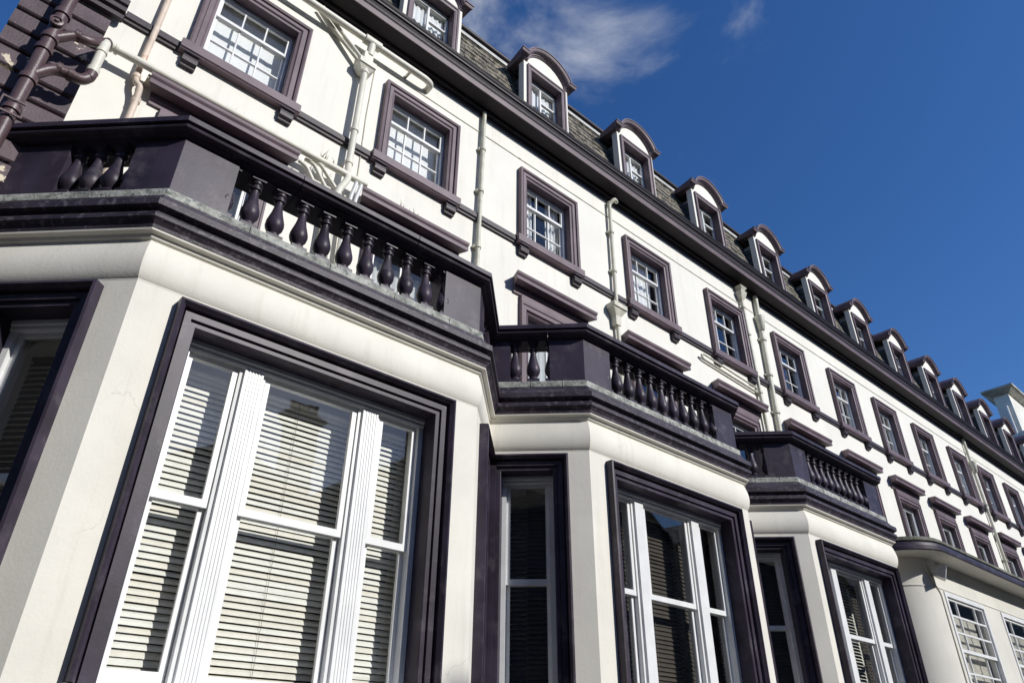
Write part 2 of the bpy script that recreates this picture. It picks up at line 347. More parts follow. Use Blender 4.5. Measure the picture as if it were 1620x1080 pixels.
part('window_sill', MB().sweep([[(x, -d, z) for d, z in sillp] for x in (-.745, .745)], True, True), 'mauve', uw)
for sx in (-.60, .60):
    bp_ = [(-.01, 7.117), (.11, 7.117), (.115, 7.09), (.085, 7.08), (.085, 7.06), (.10, 7.03), (.09, 6.98), (.05, 6.95), (.05, 6.93), (-.01, 6.93)]
    part('sill_bracket', MB().sweep([[(sx+x, -d, z) for d, z in bp_] for x in (-.085, .085)], True, True), 'mauvedk', uw)
part('box_frame', MB().lattice([-UH+.003, -UH+.034, UH-.034, UH-.003], [UZ0-.05, UZ1-.055, UZ1-.003], lambda x, z: abs(x) < UH-.034 and z < UZ1-.055, .09, .165), 'white', uw)
a, ra = sash_mesh(-UH+.034, UH-.034, 8.185, UZ1-.055, .105, (1, 1, 1), 1, .035, .035, .045)
part('top_sash', a, 'white', uw); add_panes(uw, ra, .122)
a, rb = sash_mesh(-UH+.034, UH-.034, UZ0, 8.225, .143, (1, 1, 1), 2, .032, .04, .07)
part('bottom_sash', a, 'white', uw); add_panes(uw, rb, .16)
for c in UC[1:]: copy_tree(uw, hotel, (c, YW, 0))

# hooded first-floor windows
wprof = [(0, -.17), (0, .03), (.03, .045), (.045, .03), (.06, .06), (.13, .06), (.135, .075), (.16, .075), (.165, 0), (.165, -.02), (.03, -.02), (.03, -.17)]
ww = part('hooded_window', MB().sweep(frame_rows(-WH, WH, WZ0, WZ1, wprof, False), True, True), 'mauve', hotel, (WC[0], YW, 0))
part('frieze_panel', MB().box(-.66, .66, -.068, 0, 6.05, 6.165), 'mauve', ww)
hp = [(0, 6.17), (.03, 6.17), (.035, 6.21), (.06, 6.23), (.065, 6.295), (.20, 6.30), (.20, 6.355), (.19, 6.365), (.212, 6.395), (.218, 6.42), (.218, 6.435), (.0, 6.47)]
part('window_hood', MB().sweep([[(x*(.775+d*.45), -d, z) for d, z in hp] for x in (-1, 1)], True, True), 'mauve', ww)
part('box_frame', MB().lattice([-WH+.003, -WH+.05, WH-.05, WH-.003], [WZ0+.02, WZ1-.055, WZ1-.003], lambda x, z: abs(x) < WH-.05 and z < WZ1-.055, .09, .165), 'white', ww)
a, ra = sash_mesh(-WH+.05, WH-.05, 4.86, WZ1-.055, .105, (1, 1), 1, .035, .035, .045)
part('top_sash', a, 'white', ww); add_panes(ww, ra, .122)
a, rb = sash_mesh(-WH+.05, WH-.05, WZ0+.03, 4.90, .143, (1, 1), 1, .035, .04, .07)
part('bottom_sash', a, 'white', ww); add_panes(ww, rb, .16)
for c in WC[1:]: copy_tree(ww, hotel, (c, YW, 0))

# ------------------------------------------------------------------ dormers
DY = 6.55
def arc(n=14, hc=.5, z0=11.65, rise=.39):
    R_ = (hc*hc+rise*rise)/(2*rise); a0 = math.asin(min(1, hc/R_)); 
    return [(R_*sin(-a0+2*a0*i/n), z0+rise-R_+R_*cos(-a0+2*a0*i/n)) for i in range(n+1)]
dw = MB().lattice([-.58, -.42, .42, .58], [9.76, 11.50, 11.65], lambda x, z: abs(x) < .42 and z < 11.5, 0, .14)
ar = arc()
dw.sweep([[(x, 0, 11.648), (x, 0, max(z, 11.66)+.02), (x, .14, max(z, 11.66)+.02), (x, .14, 11.648)] for x, z in ar], True, True)
for s_ in (-1, 1):     # scrolled feet
    pr = [(.578, 9.76)]+[(.58+.22*(1-sin(t*pi/2/8))**1.5, 9.90+.62*t/8) for t in range(9)]+[(.578, 10.6)]
    pr = [(.80, 9.76)]+pr[1:]
    ring = [(s_*x, z) for x, z in pr]+[(s_*.57, 10.6), (s_*.57, 9.76)]
    dw.sweep([[(x, y, z) for x, z in ring] for y in (.012, .13)], True, True)
dm = part('dormer', dw, 'white', hotel, (DC[0], DY, 0)); dm.data.materials[0] = M['cream']
dpr = [(0, -.22), (0, .02), (.03, .03), (.06, .03), (.065, .045), (.10, .045), (.103, 0), (.103, -.01), (.02, -.01), (.02, -.22)]
part('dormer_surround', MB().sweep(frame_rows(-.40, .40, 9.77, 11.48, dpr, False), True, True), 'mauve', dm)
hpr = [(0, -.02), (0, .03), (.016, .035), (.018, .055), (.040, .06), (.044, .085), (.052, .09), (.054, .12), (.080, .135), (.105, .14), (.108, .155), (.128, .155), (.138, -.40), (.02, -.40)]
pts = [(-.66, 11.66), (-.555, 11.66)]+arc(16, .50)[0:]+[(.555, 11.66), (.66, 11.66)]
pts = [p for i, p in enumerate(pts)]
rows = []
for i, (x, z) in enumerate(pts):
    a = pts[max(i-1, 0)]; b = pts[min(i+1, len(pts)-1)]; d1 = Vector((x-a[0], z-a[1])); d2 = Vector((b[0]-x, b[1]-z))
    if d1.length < 1e-6: d1 = d2
    if d2.length < 1e-6: d2 = d1
    n1 = Vector((-d1.y, d1.x)).normalized(); n2 = Vector((-d2.y, d2.x)).normalized(); n = (n1+n2)/(1+n1.dot(n2))
    ext = -1 if i == 0 else (1 if i == len(pts)-1 else 0)
    rows.append([(x+n.x*o+ext*max(0, d)*.45, -d, z+n.y*o) for o, d in hpr])
part('dormer_hood', MB().sweep(rows, True, True), 'mauve', dm, smooth=25)
bx = MB().lattice([-.397, -.36, -.03, .005, .36, .397], [9.8, 10.05, 10.09, 11.0, 11.035, 11.44, 11.477], lambda x, z: (-.36 < x < -.03 and 10.09 < z < 11.44) or (.005 < x < .36 and (10.09 < z < 11.0 or 11.035 < z < 11.44)), .15, .20)
part('casement', bx, 'white', dm)
add_panes(dm, [((-.36, -.03), (10.09, 11.44)), ((.005, .36), (10.09, 11.0)), ((.005, .36), (11.035, 11.44))], .175)
for s_ in (-1, 1):     # slate-hung cheeks, stepped courses back to the mansard
    rows = []
    zz = [9.7+.17*k for k in range(11)]
    ring = []
    for k in range(10): ring += [(s_*(.505), zz[k]), (s_*.49, zz[k+1])]
    ring = [(s_*.44, 9.7)]+ring+[(s_*.44, 11.4)]
    part('dormer_cheek', MB().sweep([[(x, y, z) for x, z in ring] for y in (.142, .72)], True, True), 'cheek', dm)
bar = arc(10, .47, 11.42, .33)
part('dormer_roof', MB().sweep([[(x, y, z) for x, z in bar]+[(.47, y, 11.36), (-.47, y, 11.36)] for y in (.15, 1.2)], True, True), 'lead', dm, smooth=40)
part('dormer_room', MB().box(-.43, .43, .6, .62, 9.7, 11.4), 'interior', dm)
for c in DC[1:]: copy_tree(dm, hotel, (c, DY, 0))

# chimney beyond the dormers
ch = part('chimney', MB().box(36.5, 39.8, 7.0, 7.62, 9.5, 15.25), 'chim', hotel)
part('chimney_base', MB().box(36.42, 39.9, 6.88, 7.7, 9.5, 13.3), 'chim', ch)
part('chimney_cap', MB().sweep([[(36.42-o, 6.92-o, z), (39.88+o, 6.92-o, z), (39.88+o, 7.70+o, z), (36.42-o, 7.70+o, z)] for o, z in ((0, 15.2), (.10, 15.28), (.22, 15.38), (.27, 15.40), (.27, 15.50), (.2, 15.53))], True, True), 'chimcap', ch)
part('chimney_flue_pipe', MB().tube([(36.40, 7.22, 11), (36.40, 7.22, 14.6)], .05, 8), 'white', ch)

# ------------------------------------------------------------------ bays
s45 = sqrt(.5)
def bay_plan(k):
    a, b = BAYS[k]
    vl = (a-1.3, YW) if k == 0 else ((BAYS[k-1][1]+a)/2, 5.3+(a-BAYS[k-1][1])/2)
    vr = (b+1.3, YW) if k == 2 else ((b+BAYS[k+1][0])/2, 5.3+(BAYS[k+1][0]-b)/2)
    P = [Vector(vl), Vector((a, 5.3)), Vector((b, 5.3)), Vector(vr)]
    n = [Vector((-s45, -s45)), Vector((0, -1)), Vector((s45, -s45))]
    mit = lambda p, q: (p+q)/(1+p.dot(q))
    off = [Vector((-sqrt(2), 0)) if k == 0 else Vector((0, -sqrt(2))), mit(n[0], n[1]), mit(n[1], n[2]), Vector((sqrt(2), 0)) if k == 2 else Vector((0, -sqrt(2)))]
    return P, off, n
def plan_rows(P, off, prof):
    return [[(p.x+v.x*o, p.y+v.y*o, z) for o, z in prof] for p, v in zip(P, off)]
cornice_p = [(-.30, 4.19), (-.085, 4.19), (-.08, 4.165), (-.055, 4.155), (-.05, 4.135), (-.02, 4.10), (.02, 4.075), (.03, 4.065), (.03, 4.0), (-.025, 3.985), (-.03, 3.955), (.0, 3.94), (.012, 3.92), (.012, 3.885), (-.01, 3.865), (-.03, 3.835), (-.035, 3.805), (-.30, 3.805)]
frieze_p = [(-.30, 3.80), (-.038, 3.80), (-.042, 3.785), (-.085, 3.775), (-.095, 3.745), (-.118, 3.735), (-.118, 3.71), (-.108, 3.70), (-.098, 3.66), (-.082, 3.60), (-.073, 3.53), (-.074, 3.47), (-.085, 3.41), (-.102, 3.365), (-.118, 3.345), (-.118, 3.335), (-.30, 3.335)]
cope_p = [(-.44, 4.912), (-.150, 4.912), (-.142, 4.925), (-.09, 4.930), (-.08, 4.945), (-.06, 4.948), (-.045, 4.956), (-.025, 4.965), (-.018, 4.98), (-.025, 4.998), (-.04, 5.005), (-.04, 5.015), (0, 5.02), (0, 5.075), (-.01, 5.085), (-.43, 5.10), (-.44, 5.09)]
slab_p = [(-.46, 4.194), (-.095, 4.194), (-.09, 4.20), (-.092, 4.275), (-.10, 4.285), (-.46, 4.288)]
ped_p = [(-.42, 4.29), (-.13, 4.29), (-.13, 4.911), (-.42, 4.911)]
balu = MB()
balu.box(-.075, .075, -.075, .075, 0, .05)
def bal_mesh():
    m = MB()
    prof = [(.062, 0), (.070, .012), (.070, .030), (.050, .042), (.044, .055), (.062, .085), (.082, .118), (.090, .158), (.087, .200), (.072, .258), (.055, .322), (.044, .385), (.038, .430), (.040, .455), (.056, .465), (.060, .480), (.056, .495), (.042, .503), (.044, .520), (.058, .535), (.060, .56)]
    sq = lambda h, z: [(h*x, h*y, z) for x, y in ((1,0),(1,1),(0,1),(-1,1),(-1,0),(-1,-1),(0,-1),(1,-1))]
    seg = 16
    def ring(r, z): return [(r*cos(t*2*pi/seg), r*sin(t*2*pi/seg), z) for t in range(seg)]
    def sqr(h, z):
        o = []
        for t in range(seg):
            a = t*2*pi/seg; k = h/max(abs(cos(a)), abs(sin(a))); o.append((k*cos(a), k*sin(a), z))
        return o
    rows = [sqr(.080, 0), sqr(.080, .058)]+[ring(r, z+.058) for r, z in prof]+[sqr(.070, .622), sqr(.070, .655)]
    rows = [[(x, y, z*.951) for x, y, z in r] for r in rows]
    m.sweep(rows, True, True); return m.mesh('baluster', 35)
BM = bal_mesh()
BAYN = ['nearest', 'middle', 'farthest']
fprof = [(0, -.23), (0, .0), (.006, .006), (.05, .006), (.053, .0), (.056, .032), (.112, .032), (.116, .002), (.130, .002), (.133, .065), (.148, .085), (.162, .105), (.183, .098), (.185, .03), (.185, -.03), (.03, -.03), (.03, -.23)]
def flute(w, y0, y1, n, flat=False):
    """plan outline of a mullion, fluted on its face"""
    pts = [(-w/2, y1), (-w/2, y0+.035), (-w/2+.03, y0+.03), (-w/2+.035, y0)]
    if not flat:
        a = -w/2+.05; b = w/2-.05; st = (b-a)/n
        for i in range(n):
            c = a+st*(i+.5); pts += [(c-st*.34, y0), (c-st*.22, y0+.006), (c+st*.22, y0+.006), (c+st*.34, y0)]
    pts += [(w/2-.035, y0), (w/2-.03, y0+.03), (w/2, y0+.035), (w/2, y1)]
    return pts
def bay_window(w, zt, zb, mull, zm, fluted, seed):
    """window in a bay wall: local origin at the opening's centre, y into the room"""
    h = w/2
    root = part('bay_window', MB().sweep(frame_rows(-h, h, zb, zt, fprof, False), True, True), 'plum', hotel)
    mb = MB().lattice([-h+.003, -h+.055, h-.055, h-.003], [zb, zt-.085, zt-.003], lambda x, z: abs(x) < h-.055 and z < zt-.085, .19, .38); part('box_frame', mb, 'white', root)
    part('head_moulding', MB().sweep([[(x, y, z) for y, z in ((.193, zt-.10), (.178, zt-.08), (.178, zt-.055), (.165, zt-.04), (.165, zt-.004), (.195, zt-.004), (.195, zt-.10))] for x in (-h+.004, h-.004)], True, True), 'white', root)
    xs_ = [-h+.055]
    for m in mull:
        part('mullion', MB().sweep([[(m+x, y, z) for x, y in flute(.236, .185, .38, 5, not fluted)] for z in (zb+.02, zt-.088)], True, True), 'white', root)
        xs_ += [m-.125, m+.125]
    xs_.append(h-.055); lights = [(xs_[i], xs_[i+1]) for i in range(0, len(xs_), 2)]
    for a, b in lights:
        e, r = sash_mesh(a+.002, b-.002, zm, zt-.085, .235, (1,), 1, .045, .045, .062); part('top_sash', e, 'white', root); add_panes(root, r, .252)
        e, r = sash_mesh(a+.002, b-.002, zb+.03, zm+.04, .28, (1,), 1, .045, .045, .10); part('bottom_sash', e, 'white', root); add_panes(root, r, .297)
    part('window_sill', MB().sweep([[(x, y, z) for y, z in ((-.10, zb-.10), (-.10, zb-.01), (.38, zb+.03), (.38, zb-.10))] for x in (-h-.2, h+.2)], True, True), 'white', root)
    return root, lights
def slat_mesh(L_, w=.051, cv=.004):
    # curved slat, local centre, tilted almost shut with its lower edge towards the glass
    tl = radians(66); m = MB(); n = 3; rows = []
    for x in (-L_/2, L_/2):
        up = []; lo = []
        for i in range(n):
            s_ = (i/(n-1)-.5)*w; h = cv*(1-(2*i/(n-1)-1)**2)
            y = s_*cos(tl)-h*sin(tl); z = s_*sin(tl)+h*cos(tl)
            up.append((x, y, z)); lo.append((x, y+.0009, z-.0006))
        rows.append(up+lo[::-1])
    return m.sweep(rows, True, True).mesh('slat')
def blind(root, a, b, zt, zb, m, label, seed, group):
    rr = random.Random(seed); c = (a+b)/2; L_ = b-a+(.10 if m == 'slat' else .17)
    mw = root.matrix_basis
    t = thing('venetian_blind', label, 'blind', mw @ Vector((c, .47 if m == 'slat' else .56, 0)), group, root.rotation_euler.z)
    part('head_rail', MB().box(-L_/2, L_/2, -.022, .022, zt-.03, zt), m, t)
    me = slat_mesh(L_); me2 = me.copy(); me.materials.append(M[m]); me2.materials.append(M['slat2' if m == 'slat' else m])
    z = zt-.06
    while z > zb+.03:
        o = link('slat', me if rr.random() < .72 else me2, None, t, (0, rr.uniform(-.002, .002), z+rr.uniform(-.0012, .0012)))
        o.rotation_euler = (rr.gauss(0, .07), rr.gauss(0, .0016), 0)
        z -= .0522
    part('bottom_rail', MB().box(-L_/2, L_/2, -.02, .02, zb, zb+.018), m, t)
    if L_ > .6:
        part('ladder_cord', MB().tube([(-.02, -.027, zb), (-.02, -.027, zt-.02)], .0018, 6), 'cord', t)
    return t
zmid = [1.755, 1.83, 1.93]
for k in range(3):
    P, off, n = bay_plan(k)
    a, b = BAYS[k]
    # walls: three plates with openings
    o_ = -.12
    q = [p+v*o_ for p, v in zip(P, off)]
    cx = (a+b)/2-.01
    zb, zt = .46, 3.09
    WN = BAYN[k]
    specs = []
    for i in range(3):
        p0, p1 = q[i], q[i+1]; Lw = (p1-p0).length; d = (p1-p0)/Lw; ang = math.atan2(d.y, d.x)
        if i == 1: c0 = cx-p0.x; w = 2.415
        elif i == 0: w = .62; c0 = Lw-.44-w/2
        else: w = .62; c0 = .44+w/2
        mbw = MB().lattice([0, c0-w/2-.04, c0+w/2+.04, Lw], [GZ, zb-.09, zt+.04, 3.79], lambda x, z: abs(x-c0) < w/2+.01 and zb-.09 < z < zt+.04, 0, .2)
        part('bay_wall', mbw, 'creambay', hotel, (p0.x, p0.y, 0), ang)
        c = p0+d*c0
        zt2 = zt-(0 if i == 1 else .0)
        root, lights = bay_window(w, zt2, zb, (-.59, .59) if i == 1 else (), zmid[k], k == 0, k*3+i)
        root.location = (c.x, c.y, 0); root.rotation_euler = (0, 0, ang)
        for j, (l0, l1) in enumerate(lights):
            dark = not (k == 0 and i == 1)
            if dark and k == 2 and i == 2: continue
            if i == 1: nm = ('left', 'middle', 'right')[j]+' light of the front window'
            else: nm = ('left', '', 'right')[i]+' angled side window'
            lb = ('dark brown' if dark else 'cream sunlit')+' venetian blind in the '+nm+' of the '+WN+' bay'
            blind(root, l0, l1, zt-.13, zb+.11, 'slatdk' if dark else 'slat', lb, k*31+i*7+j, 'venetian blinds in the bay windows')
    part('bay_frieze', MB().sweep(plan_rows(P, off, frieze_p), True, True), 'creambay', hotel, smooth=30)
    co = part('bay_cornice', MB().sweep(plan_rows(P, off, cornice_p), True, True), 'plumworn', hotel)
    top = [(p.x+v.x*-.2, p.y+v.y*-.2) for p, v in zip(P, off)]
    back = [(P[3].x-.1, YW+.1), (P[0].x+.1, YW+.1)] if k in (0, 2) else [(P[3].x, YW+.1), (P[0].x, YW+.1)]
    ring = top+[(P[3].x-(.4 if k == 2 else 0), YW+.1), (P[0].x+(.4 if k == 0 else 0), YW+.1)]
    part('bay_flat_roof', MB().sweep([[(x, y, z) for x, y in ring] for z in (3.82, 4.185)], True, True), 'interior', hotel)
    # balustrade
    bl = link('balustrade', None, None, hotel)
    Ls = [(P[i+1]-P[i]).length for i in range(3)]; D = [(P[i+1]-P[i]).normalized() for i in range(3)]
    def run(prof, name, m, cuts):       # stones along the whole path with open joints at the cuts
        marks = []
        for i in range(3):
            marks.append((i, 0, True))
            for c in cuts[i]: marks.append((i, c, False))
        marks.append((3, 0, True))
        for u in range(len(marks)-1):
            pts_ = []
            for e, (i, s_, corner) in enumerate((marks[u], marks[u+1])):
                if corner: pts_.append((P[i]+(D[i-1] if i == 3 else D[i])*0, off[i]))
                else: pts_.append((P[i]+D[i]*(s_+(.004 if e == 0 else -.004)), n[i]))
            part(name, MB().sweep(plan_rows([p for p, v in pts_], [v for p, v in pts_], prof), True, True), m, bl)
    F = Ls[1]
    run(cope_p, 'coping_stone', 'plum', [[Ls[0]*.55], [F*.32, F*.71], [Ls[2]*.5]])
    run(slab_p, 'ledge_stone', 'ledge', [[Ls[0]*.35, Ls[0]*.7], [F*.22, F*.45, F*.66, F*.86], [Ls[2]*.4]])
    pe = .56; pc = .50
    for j in (1, 2):
        pp = [(P[j]-D[j-1]*(pe if j == 2 else pc), n[j-1]), (P[j], off[j]), (P[j]+D[j]*(pe if j == 1 else pc), n[j])]
        part('pedestal', MB().sweep(plan_rows([p for p, v in pp], [v for p, v in pp], ped_p), True, True), 'plum', bl)
    # end piers at the valleys or against the wall
    el = .72 if k == 0 else .14
    pp = [(P[0], off[0]), (P[0]+D[0]*el, n[0])]; part('pedestal', MB().sweep(plan_rows([p for p, v in pp], [v for p, v in pp], ped_p), True, True), 'plum', bl)
    pp = [(P[3]-D[2]*(.34 if k == 2 else .16), n[2]), (P[3], off[3])]; part('pedestal', MB().sweep(plan_rows([p for p, v in pp], [v for p, v in pp], ped_p), True, True), 'plum', bl)
    def row(i, s0, s1, cnt):
        for j in range(cnt):
            p = P[i]+D[i]*(s0+(s1-s0)*j/(cnt-1))+n[i]*-.215
            link('baluster', BM, 'plum', bl, (p.x, p.y, 4.288), math.atan2(D[i].y, D[i].x)+random.uniform(-.05, .05)).rotation_euler.x = random.gauss(0, .006)
    cnt = 11
    row(1, .525, F-.525, cnt)
    e0 = .77 if k == 0 else .20
    nb = max(3, round((Ls[0]-e0-pc)/.215)+1)
    row(0, e0, Ls[0]-pc+.02, nb)
    e2 = .40 if k == 2 else .24
    row(2, pc-.02, Ls[2]-e2, max(3, round((Ls[2]-e2-pc)/.24)+1))

# ------------------------------------------------------------------ net curtains
def net(name, c, y, w, z0, z1, m, label, amp=.012, waves=9, group='net curtains behind the upper windows', seed=0):
    rr = random.Random(seed); nx = 40 if amp else 2; ph = rr.random()*6
    rows = [[(x*w-w/2, amp*(sin(x*waves*2*pi+ph)+.5*sin(x*waves*3.7*pi)), z) for x in [i/nx for i in range(nx+1)]] for z in (z0, z1)]
    return tag(part('net_curtain', MB().sweep(rows), m, None, (c, y, 0), smooth=180), label, 'curtain', group)
for i, c in enumerate(UC[:12]):
    if i < 2: net('n', c, YW+.31, 1.06, 7.2, 9.05, 'net', 'flat white net filling the %s upper sash window from the left' % ORD[i], .0015, 7, seed=i)
    elif i in (2, 4, 5):
        if i == 2: net('n', c+.36, YW+.26, .30, 7.2, 9.0, 'net', 'gathered white curtain at the right of the third upper sash window', .02, 4, seed=21)
        net('n', c-.30, YW+.26, .34, 7.2, 9.0, 'net', 'gathered white curtain at the left of the %s upper sash window' % ORD[i], .02, 4, seed=i)
    else: net('n', c+(.05 if i % 2 else -.12), YW+.30, .84, 7.2, 9.05, 'net' if i % 3 == 0 else 'netthin', ('white' if i % 3 == 0 else 'thin grey')+' net hanging in the %s upper sash window from the left' % ORD[i], .016, 7, seed=i)
for i, c in enumerate(WC[:11]):
    if i in (7, 8, 9, 10): net('n', c-.12, YW+.30, .62, 4.0, 5.8, 'netthin', 'thin grey net in the %s hooded window from the left, above the porch' % ORD[i], .016, 6, 'net curtains behind the hooded windows', seed=40+i)
    elif i < 3: net('n', c, YW+.28, .9, 4.0, 5.8, 'netthin', 'pale net in the %s hooded window, seen through the balusters' % ORD[i], .016, 8, 'net curtains behind the hooded windows', seed=40+i)
for i, c in enumerate(DC[:12]):
    if i: net('n', c+(.0 if i < 4 else -.1), DY+.24, .80 if i < 4 else .55, 9.9, 11.55, 'net' if i in (0, 1, 2, 3, 6) else 'netthin', 'net curtain inside the %s arched dormer from the left' % ORD[i-1], .012, 8, 'net curtains inside the dormers', seed=80+i)

# ------------------------------------------------------------------ pipes
def bend(pts, r=.09, n=5):
    """round the corners of a polyline"""
    P_ = [Vector(p) for p in pts]; o = [P_[0]]
    for i in range(1, len(P_)-1):
        a, b, c = P_[i-1], P_[i], P_[i+1]; d1 = (a-b); d2 = (c-b); rr = min(r, d1.length*.45, d2.length*.45)
        p, q = b+d1.normalized()*rr, b+d2.normalized()*rr
        for t in range(n+1):
            u = t/n; o.append(p*(1-u)**2+b*2*u*(1-u)+q*u*u)
    o.append(P_[-1]); return o
def pipe(name, pts, r, m, parent=None, rad=.09, seg=14): return part(name, MB().tube(bend(pts, rad), r, seg), m, parent, smooth=50)
def collar(parent, x, y, z, r, m, h=.05, name='pipe_collar'):
    return part(name, MB().lathe([(r, -h/2), (r*1.0, h/2)], (x, y, z), 16), m, parent, smooth=50)
# brown soil stack on the quoins
ss = thing('soil_stack', 'thick brown soil pipe with two branches running up the rusticated corner', 'pipe')
SX, SY = -.49, 6.28
pipe('main_pipe', [(SX, SY, 3.5), (SX, SY, 9.6)], .062, 'soil', ss)
for zz in (6.42, 6.05, 5.88, 5.46, 5.05): collar(ss, SX, SY, zz, .078, 'soil', .06)
part('inspection_cap', MB().lathe([(.06, 0), (.06, .04), (.04, .045), (.04, .03), (.022, .03), (.018, .05), (0.001, .051)], (0, 0, 0), 16), 'soil', ss, (SX-.01, SY-.06, 6.22)).rotation_euler = (radians(90), 0, 0)
pipe('upper_branch', [(SX, SY, 6.05), (SX+.16, SY, 6.25), (-.19, SY, 6.27), (-.10, 6.36, 6.42), (-.05, 6.38, 6.49)], .050, 'soil', ss, .1)
part('branch_collar', MB().tube([(-.33, SY, 6.257), (-.28, SY, 6.262)], .062, 14), 'soil', ss, smooth=50)
pipe('lower_branch', [(SX, SY, 5.52), (SX+.14, SY, 5.74), (-.12, SY, 5.75), (-.07, SY, 5.84), (-.07, SY, 5.90)], .054, 'soil', ss, .1)
for x in (-.34, -.24): part('branch_collar', MB().tube([(x, SY, 5.745), (x+.045, SY, 5.747)], .066, 14), 'soil', ss, smooth=50)
part('pipe_bracket', MB().lattice([-.10, -.085, .085, .10], [4.93, 4.95, 5.09, 5.11], lambda x, z: abs(x) < .085 and 4.95 < z < 5.09, -.09, -.075), 'soil', ss, (SX, SY, 0))
wp = thing('waste_pipe', 'cream waste pipe running level above the first window hood', 'pipe')
pipe('level_pipe', [(-.08, 6.42, 6.50), (3.08, 6.42, 6.50)], .046, 'pipe', wp)
for x in (-.03, .02): part('pipe_collar', MB().tube([(x, 6.42, 6.50), (x+.035, 6.42, 6.50)], .060, 14), 'pipe', wp, smooth=50)
pipe('drop_pipe', [(-.07, SY, 5.88), (-.07, SY, 6.26), (-.07, 6.36, 6.44)], .048, 'pipe', wp)
collar(wp, -.07, SY, 5.93, .058, 'pipe', .06); collar(wp, -.07, SY, 6.22, .056, 'pipe', .04)
for x in (.42, 1.9): part('pipe_bracket', MB().box(x-.03, x+.03, 6.47, 6.6, 6.40, 6.46), 'pipeg', wp)
rp = thing('rusty_downpipe', 'slender pinkish rusty downpipe beside the brown corner', 'pipe')
pipe('upper_pipe', [(.295, 6.52, 9.3), (.295, 6.52, 6.38), (.31, 6.50, 6.28), (.36, 6.46, 6.22), (.375, 6.50, 6.05), (.375, 6.53, 4.4)], .034, 'rust', rp, .06)
collar(rp, .375, 6.51, 6.06, .045, 'rust', .07); collar(rp, .297, 6.52, 6.38, .045, 'rust', .05)
# hopper stack between first two windows
hs_ = thing('hopper_downpipe', 'cream downpipe with box hopper between the first two upper windows', 'pipe')
HX = 2.81
pipe('downpipe', [(HX, 6.46, 8.58), (HX, 6.46, 6.62), (HX, 6.40, 6.42), (HX-.12, 6.38, 6.12), (HX-.12, 6.42, 5.2)], .045, 'pipe', hs_)
for zz in (8.52, 7.35, 6.75): collar(hs_, HX, 6.46, zz, .056, 'pipe', .05)
part('hopper', MB().sweep([[(HX-w, 6.58, z), (HX+w, 6.58, z), (HX+w, 6.58-d, z), (HX-w, 6.58-d, z)] for w, d, z in ((.06, .13, 8.53), (.125, .18, 8.61), (.13, .20, 8.62), (.13, .20, 8.72), (.12, .19, 8.72))], True, True), 'pipe', hs_)
part('upper_box', MB().box(HX-.06, HX+.08, 6.42, 6.58, 8.74, 8.93), 'pipe', hs_)
part('inlet_pipe', MB().tube(bend([(HX-.10, 6.50, 8.72), (HX-.45, 6.53, 9.0), (HX-.8, 6.54, 9.3)], .1), .028, 10), 'pipeg', hs_, smooth=50)
part('inlet_pipe', MB().tube(bend([(HX-.05, 6.46, 8.74), (HX-.40, 6.50, 9.05), (HX-.75, 6.54, 9.38)], .1), .028, 10), 'pipe', hs_, smooth=50)
ep = thing('eaves_overflow_pipe', 'cream level pipe below the eaves ending in an elbow above the second window', 'pipe')
pipe('level_pipe', [(-.3, 6.43, 9.15), (3.80, 6.43, 9.17), (3.92, 6.46, 9.17), (3.93, 6.60, 9.17)], .052, 'pipe', ep, .12)
part('pipe_bracket', MB().box(3.52, 3.55, 6.45, 6.6, 9.13, 9.18), 'pipe', ep)
part('tee_piece', MB().tube([(HX-.1, 6.43, 9.165), (HX+.16, 6.43, 9.165)], .075, 14), 'pipe', ep, smooth=50)
part('tee_drop', MB().tube([(HX+.03, 6.43, 9.16), (HX+.03, 6.46, 8.9)], .06, 14), 'pipe', ep, smooth=50)
# pipe tails near the first balustrade
for i, (pa, lb) in enumerate(((([(2.18, 6.48, 6.38), (2.28, 6.46, 6.33), (2.62, 6.5, 5.9), (2.66, 6.52, 5.0)]), 'left of three slanting cream waste tails above the nearest balustrade'),
        (([(2.26, 6.50, 6.47), (2.36, 6.44, 6.41), (2.74, 6.48, 5.95), (2.78, 6.52, 5.0)]), 'middle of three slanting cream waste tails above the nearest balustrade'),
        (([(2.34, 6.52, 6.49), (2.42, 6.42, 6.45), (2.80, 6.44, 6.10), (2.88, 6.50, 5.9), (2.9, 6.53, 5.0)]), 'right of three slanting cream waste tails, with a bend'))):
    tag(pipe('waste_tail', pa, .026, 'pipe', None, .07, 10), lb, 'pipe', 'waste tails above the nearest balustrade')
for i, x in enumerate((2.93, 3.0)):
    tag(pipe('pipe_stub', [(x, 6.40, 6.44), (x-.03, 6.44, 6.2), (x-.03, 6.53, 5.2)], .026, 'white', None, .05, 10), ('left', 'right')[i]+' white pipe stub below the waste pipe by the second hood', 'pipe', 'white pipe stubs by the hood')
def downpipe(x0, x1, z0, z1, r, m, label, hopper=None, br=(8.6, 7.7, 6.6), y=6.53, top=True):
    t = thing('downpipe', label, 'pipe', group='downpipes on the facade')
    pipe('pipe_length', [(x0, y, z1), (x1, y, z0)], r, m, t)
    for zz in br:
        xx = x1+(x0-x1)*(zz-z0)/(z1-z0); collar(t, xx, y, zz, r*1.45, m, .05); part('pipe_bracket', MB().box(xx-r*2, xx+r*2, y+r*.4, 6.598, zz-.02, zz+.02), m, t)
    if hopper:
        z = hopper; part('hopper', MB().sweep([[(x1-w, 6.59, zz), (x1+w, 6.59, zz), (x1+w, 6.59-d, zz), (x1-w, 6.59-d, zz)] for w, d, zz in ((.06, .11, z-.30), (.07, .12, z-.12), (.16, .17, z), (.165, .19, z+.01), (.165, .19, z+.10), (.13, .16, z+.13))], True, True), m, t)
    return t
downpipe(5.05, 5.0, 4.3, 9.45, .034, 'pipeg', 'thin cream downpipe between the second and third upper windows')
